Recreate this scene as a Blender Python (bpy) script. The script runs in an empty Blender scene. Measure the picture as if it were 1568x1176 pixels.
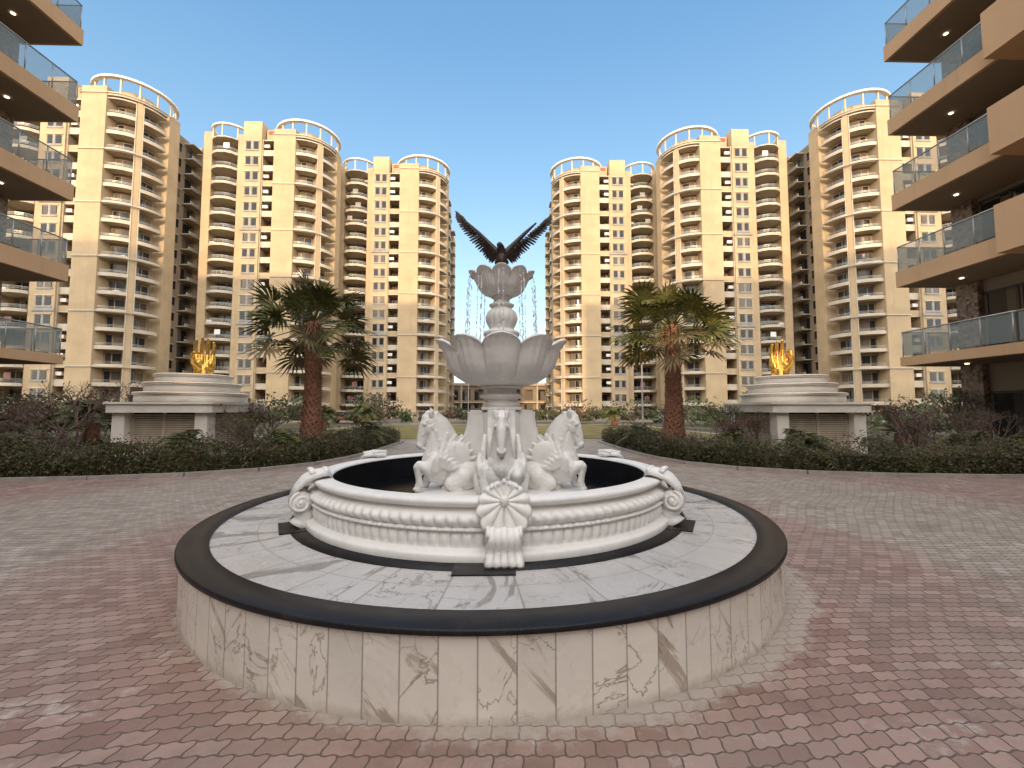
import bpy, math, random
from math import sin, cos, pi, radians, atan2, sqrt
from mathutils import Vector, Matrix, Euler
random.seed(7)
R = random.random
def U(a, b): return a + (b - a) * random.random()
scene = bpy.context.scene

# ------------------------------------------------------------------ materials
class NT:
    def __init__(s, name):
        s.m = bpy.data.materials.new(name); s.m.use_nodes = True
        s.n = s.m.node_tree.nodes; s.l = s.m.node_tree.links
        s.b = s.n['Principled BSDF']
        s.tc = s.n.new('ShaderNodeTexCoord')
        s.P = s.tc.outputs['Object']
    def put(s, inp, v):
        if isinstance(v, (int, float)): inp.default_value = v
        elif isinstance(v, (tuple, list)):
            v = tuple(v)
            if len(inp.default_value) == 4 and len(v) == 3: v = v + (1,)
            inp.default_value = v
        else: s.l.new(v, inp)
    def math(s, op, a, b=0.0, c=None, clamp=False):
        n = s.n.new('ShaderNodeMath'); n.operation = op; n.use_clamp = clamp
        s.put(n.inputs[0], a); s.put(n.inputs[1], b)
        if c is not None: s.put(n.inputs[2], c)
        return n.outputs[0]
    def noise(s, scale, detail=4, rough=.5, vec=None, dist=0.0):
        n = s.n.new('ShaderNodeTexNoise')
        s.put(n.inputs['Scale'], scale); n.inputs['Detail'].default_value = detail
        n.inputs['Roughness'].default_value = rough; n.inputs['Distortion'].default_value = dist
        s.l.new(vec if vec is not None else s.P, n.inputs['Vector'])
        return n.outputs['Fac']
    def ss(s, v, a, b, lo=0.0, hi=1.0):
        n = s.n.new('ShaderNodeMapRange'); n.interpolation_type = 'SMOOTHSTEP'
        s.put(n.inputs[0], v); s.put(n.inputs[1], a); s.put(n.inputs[2], b); s.put(n.inputs[3], lo); s.put(n.inputs[4], hi)
        return n.outputs[0]
    def mix(s, f, a, b, mode='MIX'):
        n = s.n.new('ShaderNodeMix'); n.data_type = 'RGBA'; n.blend_type = mode
        s.put(n.inputs[0], f); s.put(n.inputs[6], a); s.put(n.inputs[7], b)
        return n.outputs[2]
    def sep(s, v=None):
        n = s.n.new('ShaderNodeSeparateXYZ'); s.l.new(v if v is not None else s.P, n.inputs[0]); return n.outputs
    def comb(s, x, y, z=0.0):
        n = s.n.new('ShaderNodeCombineXYZ'); s.put(n.inputs[0], x); s.put(n.inputs[1], y); s.put(n.inputs[2], z); return n.outputs[0]
    def bump(s, h, st=.3, d=.01):
        n = s.n.new('ShaderNodeBump'); n.inputs['Strength'].default_value = st; n.inputs['Distance'].default_value = d
        s.l.new(h, n.inputs['Height']); s.l.new(n.outputs[0], s.b.inputs['Normal'])
    def set(s, **k):
        for a, v in k.items(): s.put(s.b.inputs[a.replace('_', ' ')], v)
        return s.m

def simple(name, col, rough=.6, var=.25, scale=3.0, bump=0.0, bscale=60, metal=0.0, spec=.5):
    t = NT(name)
    f = t.ss(t.noise(scale, 5, .6), .3, .7)
    c = t.mix(f, tuple(x * (1 - var) for x in col), tuple(min(1, x * (1 + var * .6)) for x in col))
    t.set(Base_Color=c, Roughness=rough, Metallic=metal, Specular_IOR_Level=spec)
    if bump: t.bump(t.noise(bscale, 4, .6), bump, .01)
    return t.m

def marble(name, nseg, rr, joint, cream, vein, big_lo=.60):
    """marble slabs set round a circle; nseg slabs"""
    t = NT(name); x, y, z = t.sep()
    th = t.math('ARCTAN2', y, x)
    a = t.math('MULTIPLY', th, nseg / (2 * pi))
    rad = t.math('SQRT', t.math('ADD', t.math('MULTIPLY', x, x), t.math('MULTIPLY', y, y)))
    idx = t.math('FLOOR', a); fr = t.math('SUBTRACT', a, idx)
    wn = t.n.new('ShaderNodeTexWhiteNoise'); wn.noise_dimensions = '1D'; t.l.new(idx, wn.inputs['W'])
    off = t.math('MULTIPLY', wn.outputs['Value'], 40.0)
    arc = t.math('MULTIPLY', th, rr)
    vec = t.comb(t.math('ADD', arc, off), t.math('ADD', rad, off), z)
    n1 = t.noise(1.7, 6, .55, vec, 1.6)
    v1 = t.ss(t.math('ABSOLUTE', t.math('SUBTRACT', n1, .5)), .0, .013, 1, 0)
    mask = t.ss(t.noise(1.1, 2, .5, vec), .40, .58)
    v1 = t.math('MULTIPLY', v1, mask)
    vec2 = t.comb(t.math('ADD', t.math('MULTIPLY', arc, 2.4), t.math('ADD', t.math('MULTIPLY', z, 2.0), off)), t.math('ADD', rad, off), t.math('MULTIPLY', z, .7))
    big = t.ss(t.noise(1.0, 6, .62, vec2, 1.1), big_lo, big_lo + .05)
    c = t.mix(t.ss(t.noise(1.2, 4, .6, vec), .3, .7), cream, tuple(q * .84 for q in cream))
    c = t.mix(t.math('MULTIPLY', wn.outputs['Value'], .14), c, (.5, .46, .42))
    c = t.mix(t.math('MULTIPLY', big, .75), c, vein)
    c = t.mix(t.math('MULTIPLY', v1, .8), c, tuple(q * .75 for q in vein))
    jw = joint / (2 * pi * rr / nseg)
    d = t.math('MINIMUM', fr, t.math('SUBTRACT', 1.0, fr))
    j = t.ss(d, jw * .4, jw, 1, 0)
    if name.endswith('top'):
        for q in (2.42,):
            j = t.math('MAXIMUM', j, t.ss(t.math('ABSOLUTE', t.math('SUBTRACT', rad, q)), .002, .005, 1, 0))
    c = t.mix(t.math('MULTIPLY', j, .7), c, (.20, .17, .14))
    c = t.mix(t.math('MULTIPLY', t.ss(t.noise(6, 6, .7), .5, .75), .25), c, (.45, .38, .30))
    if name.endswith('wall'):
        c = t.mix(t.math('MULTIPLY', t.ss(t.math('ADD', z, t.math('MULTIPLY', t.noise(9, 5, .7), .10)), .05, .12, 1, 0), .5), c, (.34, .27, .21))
    t.set(Base_Color=c, Roughness=t.ss(t.noise(5, 4), .3, .7, .22, .42))
    return t.m

def pavers():
    t = NT('brick_pavers'); x, y, z = t.sep()
    wx = t.math('ADD', x, t.math('MULTIPLY', t.noise(.15, 2), 1.2))
    wy = t.math('ADD', y, t.math('MULTIPLY', t.noise(.13, 2, .5, t.comb(t.math('ADD', x, 31.), y)), 1.6))
    zy = t.math('ADD', wy, t.math('MULTIPLY', t.math('SINE', t.math('MULTIPLY', wx, 2 * pi / .075)), .0050))
    zx = t.math('ADD', wx, t.math('MULTIPLY', t.math('SINE', t.math('MULTIPLY', wy, 2 * pi / .09)), .005))
    br = t.n.new('ShaderNodeTexBrick')
    t.l.new(t.comb(zx, zy), br.inputs['Vector'])
    br.inputs['Scale'].default_value = 1; br.inputs['Brick Width'].default_value = .15
    br.inputs['Row Height'].default_value = .09; br.inputs['Mortar Size'].default_value = .005
    br.inputs['Mortar Smooth'].default_value = .7; br.offset = .5
    br.inputs['Color1'].default_value = (0, 0, 0, 1); br.inputs['Color2'].default_value = (1, 1, 1, 1); br.inputs['Mortar'].default_value = (.5, .5, .5, 1)
    v = t.n.new('ShaderNodeSeparateColor'); t.l.new(br.outputs['Color'], v.inputs[0]); v = v.outputs[0]
    yy = t.math('SUBTRACT', y, 5.26)
    rad = t.math('SQRT', t.math('ADD', t.math('MULTIPLY', x, x), t.math('MULTIPLY', yy, yy)))
    radn = t.math('ADD', rad, t.math('MULTIPLY', t.math('SUBTRACT', t.noise(.7, 5, .65), .5), 2.2))
    side = t.math('MULTIPLY', t.ss(radn, 4.0, 5.2), t.ss(radn, 8.0, 9.6, 1, 0))
    side = t.math('MAXIMUM', side, t.ss(y, 14, 15))
    side = t.math('MULTIPLY', side, t.ss(t.math('ADD', x, t.math('MULTIPLY', y, .8)), -4.4, -2.0, .40, .85))
    red = t.mix(v, (.25, .155, .125), (.40, .275, .23))
    grey = t.mix(v, (.29, .25, .205), (.43, .385, .325))
    c = t.mix(side, red, grey)
    tint_mask = t.ss(t.noise(.55, 6, .7), .40, .70)  # patchy dirt over the bricks
    c = t.mix(t.math('MULTIPLY', tint_mask, .5), c, (.32, .27, .225))
    dust = t.math('MULTIPLY', t.ss(t.noise(2.6, 8, .78, t.comb(t.math('ADD', x, 9.), y)), .53, .68), t.ss(t.noise(.35, 3, .5), .38, .60))
    c = t.mix(t.math('MULTIPLY', dust, .7), c, (.60, .55, .50))
    dark = t.ss(t.noise(1.3, 6, .75, t.comb(x, t.math('ADD', y, 17.))), .48, .72)
    c = t.mix(t.math('MULTIPLY', dark, .5), c, (.14, .105, .09))
    cem = t.math('MULTIPLY', t.ss(t.math('ADD', rad, t.math('MULTIPLY', t.noise(5, 6, .75), .5)), 3.24, 3.38, 1, 0), .8)
    c = t.mix(cem, c, (.46, .41, .36))
    c = t.mix(t.math('MULTIPLY', br.outputs['Fac'], t.math('SUBTRACT', .85, cem)), c, (.13, .105, .085))
    t.set(Base_Color=c, Roughness=t.ss(t.noise(3, 4), .2, .8, .5, .85), Specular_IOR_Level=.35)
    h = t.math('SUBTRACT', t.math('MULTIPLY', t.noise(45, 4, .7), .45), br.outputs['Fac'])
    h = t.math('ADD', h, t.math('MULTIPLY', v, .45))
    t.bump(h, .9, .009)
    return t.m

def foliage(name, a, b, sc=4.0):
    t = NT(name)
    c = t.mix(t.ss(t.noise(sc, 4, .7), .3, .7), a, b)
    t.set(Base_Color=c, Roughness=.55, Specular_IOR_Level=.3)
    return t.m

def wallmat(name, col, st=.2, streak=True):
    t = NT(name); x, y, z = t.sep()
    f = t.ss(t.noise(.25, 6, .65), .3, .7)
    c = t.mix(f, tuple(q * (1 - st) for q in col), col)
    if streak:
        s = t.ss(t.noise(1.0, 5, .6, t.comb(t.math('MULTIPLY', x, 2.5), t.math('MULTIPLY', y, 2.5), t.math('MULTIPLY', z, .12))), .5, .8)
        c = t.mix(t.math('MULTIPLY', s, .3), c, tuple(q * .6 for q in col))
    t.set(Base_Color=c, Roughness=.8, Specular_IOR_Level=.2)
    t.bump(t.noise(25, 3), .15, .01)
    return t.m

M = {}
def stone():
    t = NT('white_stone')
    g = t.n.new('ShaderNodeNewGeometry')
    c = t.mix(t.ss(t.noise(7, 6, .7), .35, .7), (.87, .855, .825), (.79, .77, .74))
    tint_mask = t.math('MULTIPLY', t.ss(g.outputs['Pointiness'], .40, .50, 1, 0), .5)  # pointiness mask: darker tint in the concave creases
    c = t.mix(tint_mask, c, (.42, .38, .33))
    t.set(Base_Color=c, Roughness=.45)
    t.bump(t.noise(90, 4, .6), .25, .004)
    return t.m
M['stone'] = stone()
M['marble_wall'] = marble('marble_slab_wall', 92, 3.0, .006, (.84, .785, .70), (.34, .27, .21), .60)
M['marble_top'] = marble('marble_slab_top', 34, 2.4, .007, (.56, .545, .525), (.19, .165, .15), .555)
def granite():
    t = NT('black_granite')
    c = t.mix(t.ss(t.noise(160, 3, .7), .55, .7), (.012, .012, .014), (.07, .06, .055))
    c = t.mix(t.math('MULTIPLY', t.ss(t.noise(4, 6, .7), .5, .75), .35), c, (.10, .085, .07))
    t.set(Base_Color=c, Roughness=.38, Specular_IOR_Level=.22); return t.m
M['granite'] = granite()
M['pool'] = simple('pool_tile', (.012, .013, .016), .35, .3, 5, spec=.2)
def water():
    t = NT('pool_water'); t.set(Base_Color=(.004, .006, .008), Roughness=.06, IOR=1.25)
    t.bump(t.noise(14, 4, .6), .5, .02); return t.m
M['water'] = water()
M['drop'] = NT('water_drops').set(Base_Color=(.82, .84, .86), Roughness=.08)
M['pavers'] = pavers()
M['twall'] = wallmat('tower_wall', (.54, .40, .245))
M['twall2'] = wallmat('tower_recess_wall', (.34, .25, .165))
M['ttrim'] = simple('tower_trim', (.53, .45, .345), .6, .15, .6)
def winmat(name, base):
    t = NT(name); x, y, z = t.sep()
    wn = t.n.new('ShaderNodeTexWhiteNoise'); wn.noise_dimensions = '3D'
    t.l.new(t.comb(t.math('FLOOR', t.math('MULTIPLY', t.math('ADD', x, y), .6)), t.math('FLOOR', t.math('MULTIPLY', y, .5)), t.math('FLOOR', t.math('DIVIDE', z, 3.05))), wn.inputs['Vector'])
    c = t.mix(t.ss(wn.outputs['Value'], .45, .95), base, (.16, .13, .10))
    t.set(Base_Color=c, Roughness=.15, Specular_IOR_Level=.3); return t.m
M['glass'] = winmat('window_glass', (.020, .022, .024))
M['rail'] = simple('steel_rail', (.40, .39, .37), .35, .1, 5, metal=.6)
M['dark'] = simple('dark_frame', (.05, .045, .04), .4, .2)
M['grey'] = simple('grey_louvre', (.30, .28, .255), .6, .2, 1.0)
M['cloth'] = simple('hung_laundry', (.28, .14, .12), .9, .6, .4)
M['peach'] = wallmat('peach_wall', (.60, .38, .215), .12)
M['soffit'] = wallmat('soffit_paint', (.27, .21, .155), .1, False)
M['nwall'] = wallmat('plaster_wall', (.38, .31, .245), .12)
def gl():
    t = NT('balcony_glass'); t.set(Base_Color=(.30, .35, .34), Roughness=.05, Alpha=.35); return t.m
M['bglass'] = gl()
def mosaic():
    t = NT('mosaic_tile'); v = t.n.new('ShaderNodeTexVoronoi'); v.inputs['Scale'].default_value = 9; t.l.new(t.P, v.inputs['Vector'])
    s = t.n.new('ShaderNodeSeparateColor'); t.l.new(v.outputs['Color'], s.inputs[0])
    t.set(Base_Color=t.mix(s.outputs[0], (.10, .06, .045), (.42, .32, .26)), Roughness=.4); return t.m
M['mosaic'] = mosaic()
t = NT('ceiling_lamp_light'); t.set(Base_Color=(1, .9, .7), Emission_Color=(1, .85, .6), Emission_Strength=4.0); M['lamp'] = t.m
M['gold'] = simple('gold_paint', (.82, .47, .10), .26, .15, 6, metal=.75)
M['bronze'] = simple('dark_bronze_feathers', (.045, .028, .02), .5, .5, 30)
M['hedge'] = foliage('hedge_leaves', (.026, .030, .014), (.095, .09, .036), 1.5)
M['hedge2'] = foliage('hedge_leaves_reddish', (.07, .038, .026), (.17, .105, .065), 2.5)
M['leafg'] = foliage('green_leaves', (.034, .052, .016), (.115, .14, .045), 2)
M['palm'] = foliage('palm_leaves', (.040, .050, .014), (.16, .155, .045), 1.8)
M['palmdry'] = foliage('palm_leaves_old', (.12, .09, .04), (.25, .19, .09), 2.5)
M['bark'] = simple('palm_bark', (.25, .115, .07), .9, .45, 12, .8, 40)
M['twig'] = simple('bare_twigs', (.17, .11, .09), .9, .3, 5)
M['soil'] = simple('garden_soil', (.11, .075, .05), .95, .4, 2, .8, 20)
M['lawn'] = simple('lawn_grass', (.17, .135, .04), .95, .4, .8, .9, 30)
M['terrain'] = simple('dry_ground', (.10, .085, .05), .95, .35, .2, .5, 10)
M['road'] = simple('concrete_paving', (.26, .23, .20), .9, .2, .8, .4, 20)
M['kerb'] = simple('kerb_stone', (.33, .30, .27), .85, .2, 3, .4, 40)
M['white'] = simple('white_paint', (.82, .76, .68), .55, .12, 1.2)
M['louvre'] = simple('beige_louvre', (.50, .42, .32), .6, .15, 2)
M['red'] = simple('red_paint', (.35, .07, .04), .5, .2)
M['carpaint'] = simple('car_paint', (.12, .03, .025), .25, .1)

# ------------------------------------------------------------------ mesh builder
class MB:
    def __init__(s): s.v = []; s.f = []; s.m = []; s.mats = []; s.smooth = []
    def mi(s, k):
        if k not in s.mats: s.mats.append(k)
        return s.mats.index(k)
    def face(s, idx, k, sm=False): s.f.append(idx); s.m.append(s.mi(k)); s.smooth.append(sm)
    def poly(s, pts, k):
        b = len(s.v); s.v += [tuple(p) for p in pts]; s.face(list(range(b, b + len(pts))), k)
    def box(s, x0, x1, y0, y1, z0, z1, k):
        b = len(s.v)
        for z in (z0, z1):
            s.v += [(x0, y0, z), (x1, y0, z), (x1, y1, z), (x0, y1, z)]
        for q in ((0, 3, 2, 1), (4, 5, 6, 7), (0, 1, 5, 4), (1, 2, 6, 5), (2, 3, 7, 6), (3, 0, 4, 7)):
            s.face([b + i for i in q], k)
    def prism(s, pts, z0, z1, k):
        b = len(s.v); n = len(pts)
        s.v += [(p[0], p[1], z0) for p in pts] + [(p[0], p[1], z1) for p in pts]
        s.face(list(range(b + n - 1, b - 1, -1)), k); s.face(list(range(b + n, b + 2 * n)), k)
        for i in range(n):
            j = (i + 1) % n; s.face([b + i, b + j, b + n + j, b + n + i], k)
    def arc(s, cx, cy, r0, r1, a0, a1, z0, z1, k, n=10):
        A = [radians(a0 + (a1 - a0) * i / n) for i in range(n + 1)]
        pts = [(cx + r1 * cos(a), cy + r1 * sin(a)) for a in A] + [(cx + r0 * cos(a), cy + r0 * sin(a)) for a in reversed(A)]
        b = len(s.v); m = len(pts)
        s.v += [(p[0], p[1], z0) for p in pts] + [(p[0], p[1], z1) for p in pts]
        for i in range(n):
            j = 2 * n + 1 - i
            s.face([b + i, b + j, b + j - 1, b + i + 1], k)
            s.face([b + m + i, b + m + i + 1, b + m + j - 1, b + m + j], k)
        for i in range(m):
            j = (i + 1) % m; s.face([b + i, b + j, b + m + j, b + m + i], k)
    def grid(s, fn, nu, nv, k, closeu=False, sm=True):
        b = len(s.v)
        for j in range(nv):
            for i in range(nu): s.v.append(tuple(fn(i, j)))
        for j in range(nv - 1):
            for i in range(nu if closeu else nu - 1):
                i2 = (i + 1) % nu
                s.face([b + j * nu + i, b + j * nu + i2, b + (j + 1) * nu + i2, b + (j + 1) * nu + i], k, sm)
    def lathe(s, prof, k, n=64, cx=0., cy=0., mod=None):
        def fn(i, j):
            a = 2 * pi * i / n; r, z = prof[j]
            if mod: r, z = mod(a, r, z, j)
            return (cx + r * cos(a), cy + r * sin(a), z)
        s.grid(fn, n, len(prof), k, True)
    def tube(s, pts, rad, k, n=8, cap=True):
        pts = [Vector(p) for p in pts]
        if isinstance(rad, (int, float)): rad = [rad] * len(pts)
        b = len(s.v); up = None
        for i, p in enumerate(pts):
            d = (pts[min(i + 1, len(pts) - 1)] - pts[max(i - 1, 0)]).normalized()
            if up is None: up = d.orthogonal().normalized()
            up = (up - d * up.dot(d)).normalized(); w = d.cross(up)
            for q in range(n):
                a = 2 * pi * q / n; s.v.append(tuple(p + (up * cos(a) + w * sin(a)) * rad[i]))
        for i in range(len(pts) - 1):
            for q in range(n):
                q2 = (q + 1) % n
                s.face([b + i * n + q, b + i * n + q2, b + (i + 1) * n + q2, b + (i + 1) * n + q], k, True)
        if cap:
            s.face([b + q for q in reversed(range(n))], k); e = b + (len(pts) - 1) * n
            s.face([e + q for q in range(n)], k)
    def ell(s, c, r, k, rot=None, nu=16, nv=10):
        mt = (rot or Euler((0, 0, 0))).to_matrix(); c = Vector(c); b = len(s.v)
        s.v.append(tuple(c + mt @ Vector((0, 0, -r[2]))))
        for j in range(1, nv):
            ph = -pi / 2 + pi * j / nv
            for i in range(nu):
                a = 2 * pi * i / nu
                s.v.append(tuple(c + mt @ Vector((r[0] * cos(ph) * cos(a), r[1] * cos(ph) * sin(a), r[2] * sin(ph)))))
        s.v.append(tuple(c + mt @ Vector((0, 0, r[2])))); top = len(s.v) - 1
        for i in range(nu):
            i2 = (i + 1) % nu
            s.face([b, b + 1 + i2, b + 1 + i], k, True)
            for j in range(nv - 2):
                s.face([b + 1 + j * nu + i, b + 1 + j * nu + i2, b + 1 + (j + 1) * nu + i2, b + 1 + (j + 1) * nu + i], k, True)
            s.face([b + 1 + (nv - 2) * nu + i, b + 1 + (nv - 2) * nu + i2, top], k, True)
    def chain(s, pts, rad, k, n=12):
        P = [Vector(p) for p in pts]
        for i in range(len(P) - 1):
            s.tube([P[i], P[i + 1]], [rad[i], rad[i + 1]], k, n)
        for p, r in zip(P, rad): s.ell(p, (r, r, r), k, None, n, 8)
    def leaf(s, p, size, k, asp=.5):
        d = Vector((U(-1, 1), U(-1, 1), U(-1, 1)))
        if d.length < .01: d = Vector((1, 0, 0))
        d.normalize(); w = d.orthogonal().normalized(); w = (w + d.cross(w) * U(-1, 1)).normalized()
        p = Vector(p); s.poly([p - d * size, p + w * size * asp, p + d * size, p - w * size * asp], k)
    def obj(s, name, loc=(0, 0, 0), parent=None, rot=0.0, scale=None):
        me = bpy.data.meshes.new(name + '_mesh'); me.from_pydata(s.v, [], s.f)
        for k in s.mats: me.materials.append(M[k])
        me.polygons.foreach_set('material_index', s.m)
        me.polygons.foreach_set('use_smooth', s.smooth)
        me.update()
        return place(name, me, loc, parent, rot, scale)
def place(name, me, loc=(0, 0, 0), parent=None, rot=0.0, scale=None):
    o = bpy.data.objects.new(name, me); scene.collection.objects.link(o)
    o.location = loc; o.rotation_euler = (0, 0, rot)
    if scale: o.scale = scale
    if parent: o.parent = parent
    return o
def empty(name, loc=(0, 0, 0), rot=0.0):
    o = bpy.data.objects.new(name, None); scene.collection.objects.link(o); o.location = loc; o.rotation_euler = (0, 0, rot); return o
def remesh(o, vox, it=4):
    m = o.modifiers.new('r', 'REMESH'); m.mode = 'VOXEL'; m.voxel_size = vox; m.use_smooth_shade = True
    s = o.modifiers.new('s', 'SMOOTH'); s.factor = .5; s.iterations = it

# ------------------------------------------------------------------ ground
b = MB(); b.poly([(-900, -900, -.03), (900, -900, -.03), (900, 900, -.03), (-900, 900, -.03)], 'terrain'); b.obj('ground')
b = MB(); b.poly([(-40, -34, 0), (40, -34, 0), (40, 22, 0), (-40, 22, 0)], 'pavers'); b.obj('paved_plaza')
b = MB(); b.poly([(-15, 22, -.004), (15, 22, -.004), (15, 56, -.004), (-15, 56, -.004)], 'road')
b.obj('concrete_path')
b = MB(); b.prism([(-14, 24), (14, 24), (14, 47), (-14, 47)], -.003, .03, 'lawn'); b.obj('lawn')
edge = [(-34, 10.2), (-20, 10.0), (-11.7, 10.0), (-9.5, 10.3), (-7.7, 10.8), (-6.4, 11.6), (-5.5, 12.8), (-5.05, 14.5), (-4.9, 17), (-4.9, 21.6)]
def dens(path, step):
    out = []
    for a, c in zip(path[:-1], path[1:]):
        a = Vector(a); c = Vector(c); n = max(1, int((c - a).length / step))
        for i in range(n): out.append(a.lerp(c, i / n))
    out.append(Vector(path[-1])); return out
for sx in (1, -1):
    b = MB(); pts = [(p[0] * sx, p[1]) for p in edge] + [(-34 * sx, 21.6)]
    if sx < 0: pts = pts[::-1]
    b.prism(pts, .0, .03, 'soil'); b.obj('planting_bed_soil')
    b = MB()
    D = dens(edge, .5)
    for p, q in zip(D[:-1], D[1:]):
        d = (q - p).normalized(); n = Vector((d.y, -d.x)) * .1
        L = [p, q, q + n, p + n]; L = [(v.x * sx, v.y) for v in L]
        if sx < 0: L = L[::-1]
        b.prism([(x, y) for x, y in L], .0, .09, 'kerb')
    b.obj('bed_kerb')
    b = MB(); D = dens(edge, .35)
    for i in range(len(D) - 1):
        p, q = D[i], D[i + 1]; d = (q - p).normalized(); n = Vector((-d.y, d.x))
        h = .42 + U(-.07, .05)
        L = [p + n * .34, p + n * 1.2, q + n * 1.2, q + n * .34]; L = [(v.x * sx, v.y) for v in L]
        if sx > 0: L = L[::-1]
        b.prism(L, .03, h, 'hedge')
    for i in range(len(D) - 1):
        p, q = D[i], D[i + 1]
        cnt = 120 if p.x < -18 else 640
        d = (q - p).normalized(); n = Vector((-d.y, d.x)); hh = .62 + .1 * sin(i * 1.3) + U(-.13, .13)
        kk = R()
        for _ in range(cnt):
            t = R()
            if R() < .5: off = U(.08, .36); z = U(.06, hh)
            else: off = U(.15, 1.35); z = hh + U(-.18, .06) + (U(.05, .3) if R() < .14 else 0)
            pp = p.lerp(q, t) + n * off
            k = 'hedge' if R() < .35 + .4 * kk else ('hedge2' if R() < .55 else 'leafg')
            b.leaf((pp.x * sx, pp.y, z), U(.022, .045), k)
        for _ in range(7):
            pp = p.lerp(q, R()) + n * U(.2, 1.2); a = Vector((pp.x * sx, pp.y, .4))
            b.tube([a, a + Vector((U(-.12, .12), U(-.12, .12), U(.3, .65)))], [.006, .003], 'twig', 3, False)
    b.obj('hedge')

# ------------------------------------------------------------------ fountain
FY = 5.26; BX = -.12
fountain = empty('fountain', (0, FY, 0))
b = MB()
b.lathe([(2.97, 0), (2.97, .452)], 'marble_wall', 256); b.obj('marble_wall', (BX, 0, 0), fountain)
b = MB(); b.lathe([(2.78, .472), (0.1, .472)], 'marble_top', 192); b.obj('marble_ledge', (BX, 0, 0), fountain)
b = MB(); b.lathe([(2.9, .452), (2.99, .452), (3.0, .456), (3.0, .482), (2.992, .488), (2.78, .488), (2.775, .484), (2.775, .46)], 'granite', 256)
b.obj('granite_rim', (BX, 0, 0), fountain)
b = MB(); b.lathe([(2.17, .470), (2.17, .480), (1.9, .480)], 'granite', 160)
for a in (270, 208, 332, 30, 90, 150):
    A = radians(a); c, s_ = cos(A), sin(A)
    pts = [(2.0, -.22), (2.25, -.22), (2.25, .22), (2.0, .22)]
    b.prism([(x * c - y * s_, x * s_ + y * c) for x, y in pts], .471, .484, 'granite')
b.obj('granite_band', (BX, 0, 0), fountain)
raw = [(2.03, .482), (2.035, .53), (2.02, .545), (1.985, .552), (1.975, .565), (1.96, .575), (1.955, .60), (1.955, .63), (1.955, .66), (1.96, .685), (1.975, .69), (1.985, .70),
       (1.975, .712), (1.95, .718), (1.965, .735), (1.985, .76), (1.985, .785), (1.965, .81), (1.93, .828), (1.915, .832), (1.905, .845), (1.905, .855),
       (1.92, .862), (1.95, .875), (1.968, .893), (1.968, .912), (1.95, .926), (1.90, .934), (1.83, .934), (1.79, .926), (1.77, .91), (1.77, .90)]
def bmod(a, r, z, j):
    if .57 < z < .688:
        q = abs(sin(a * 70)); r += .036 * (q ** .5) * sin(pi * (z - .57) / .118) ** .5 - .014
    elif .715 < z < .83:
        w = (z - .715) / .115; ph = a * 66
        q = abs(sin(ph + w * 1.7)); r += .040 * (q - .45) * sin(pi * w)
    elif .69 < z < .715: r += .008 * sin(a * 240)
    return r, z
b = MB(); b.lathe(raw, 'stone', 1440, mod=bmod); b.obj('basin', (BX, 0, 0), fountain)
b = MB(); b.lathe([(1.771, .905), (1.77, .50)], 'pool', 128); b.obj('basin_lining', (BX, 0, 0), fountain)
b = MB(); b.lathe([(1.77, .63), (.3, .63)], 'water', 96); b.obj('pool_water', (BX, 0, 0), fountain)
def shell_part():
    b = MB()
    NP, NR = 145, 12
    def fn(i, j):
        ph = 2 * pi * i / (NP - 1); rho = j / (NR - 1)
        dn = .5 - .5 * cos(ph)            # ph=0 up, pi down
        rad = .14 + .11 * dn
        rad *= (1 + .09 * (abs(cos(ph * 6.5)) - .5) * rho)
        rib = .030 * (abs(cos(ph * 6.5)) ** .6) * min(1, rho * 1.6)
        a = rad * rho * sin(ph); z = rad * rho * cos(ph)
        c = 1.995 + .035 * (1 - rho) + rib + (.06 * rho * dn) - (.06 * rho * (1 - dn))
        return (c, a * .98, .925 + z)
    b.grid(fn, NP, NR, 'stone')
    b.ell((2.045, 0, .935), (.035, .035, .04), 'stone')
    for q in (-2, -1, 0, 1, 2):
        b.tube([(1.95, q * .02, .98), (1.96, q * .035, 1.03), (1.975 - abs(q) * .01, q * .045, 1.07 - abs(q) * .018), (2.02, q * .05, 1.065 - abs(q) * .022)], [.022, .022, .018, .008], 'stone', 8)
    pr = [(1.98, .74), (2.06, .735), (2.11, .70), (2.115, .66), (2.09, .62), (2.075, .59), (2.085, .56), (2.12, .53), (2.13, .505), (2.12, .486)]
    def fb(i, j):
        s = -1 + 2 * i / 40; c, z = pr[j]
        fl = .018 * abs(cos(s * 2.5 * pi))
        wd = .11 + .03 * (j / 9.) ** 2
        e = 0 if abs(s) < .97 else .09
        return (c + fl - e, s * wd, z)
    b.grid(fb, 41, len(pr), 'stone')
    for sgn in (-1, 1):
        for (cx, cz, r0, th0) in ((2.06, .69, .062, 0), (2.08, .53, .045, 2)):
            P = []; Q = []
            for i in range(34):
                a = th0 + i / 33 * 4.4 * pi * .9; rr = r0 * (1 - i / 36)
                P.append((cx + rr * cos(a), sgn * (.115 + i * .0006), cz + rr * sin(a))); Q.append(.017 * (1 - i / 60))
            b.tube(P, Q, 'stone', 8)
    return b
o = shell_part().obj('shell_ornament', (-.02, 0, 0), fountain, -pi / 2 + .02)
m = o.modifiers.new('s', 'SOLIDIFY'); m.thickness = .012
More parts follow.
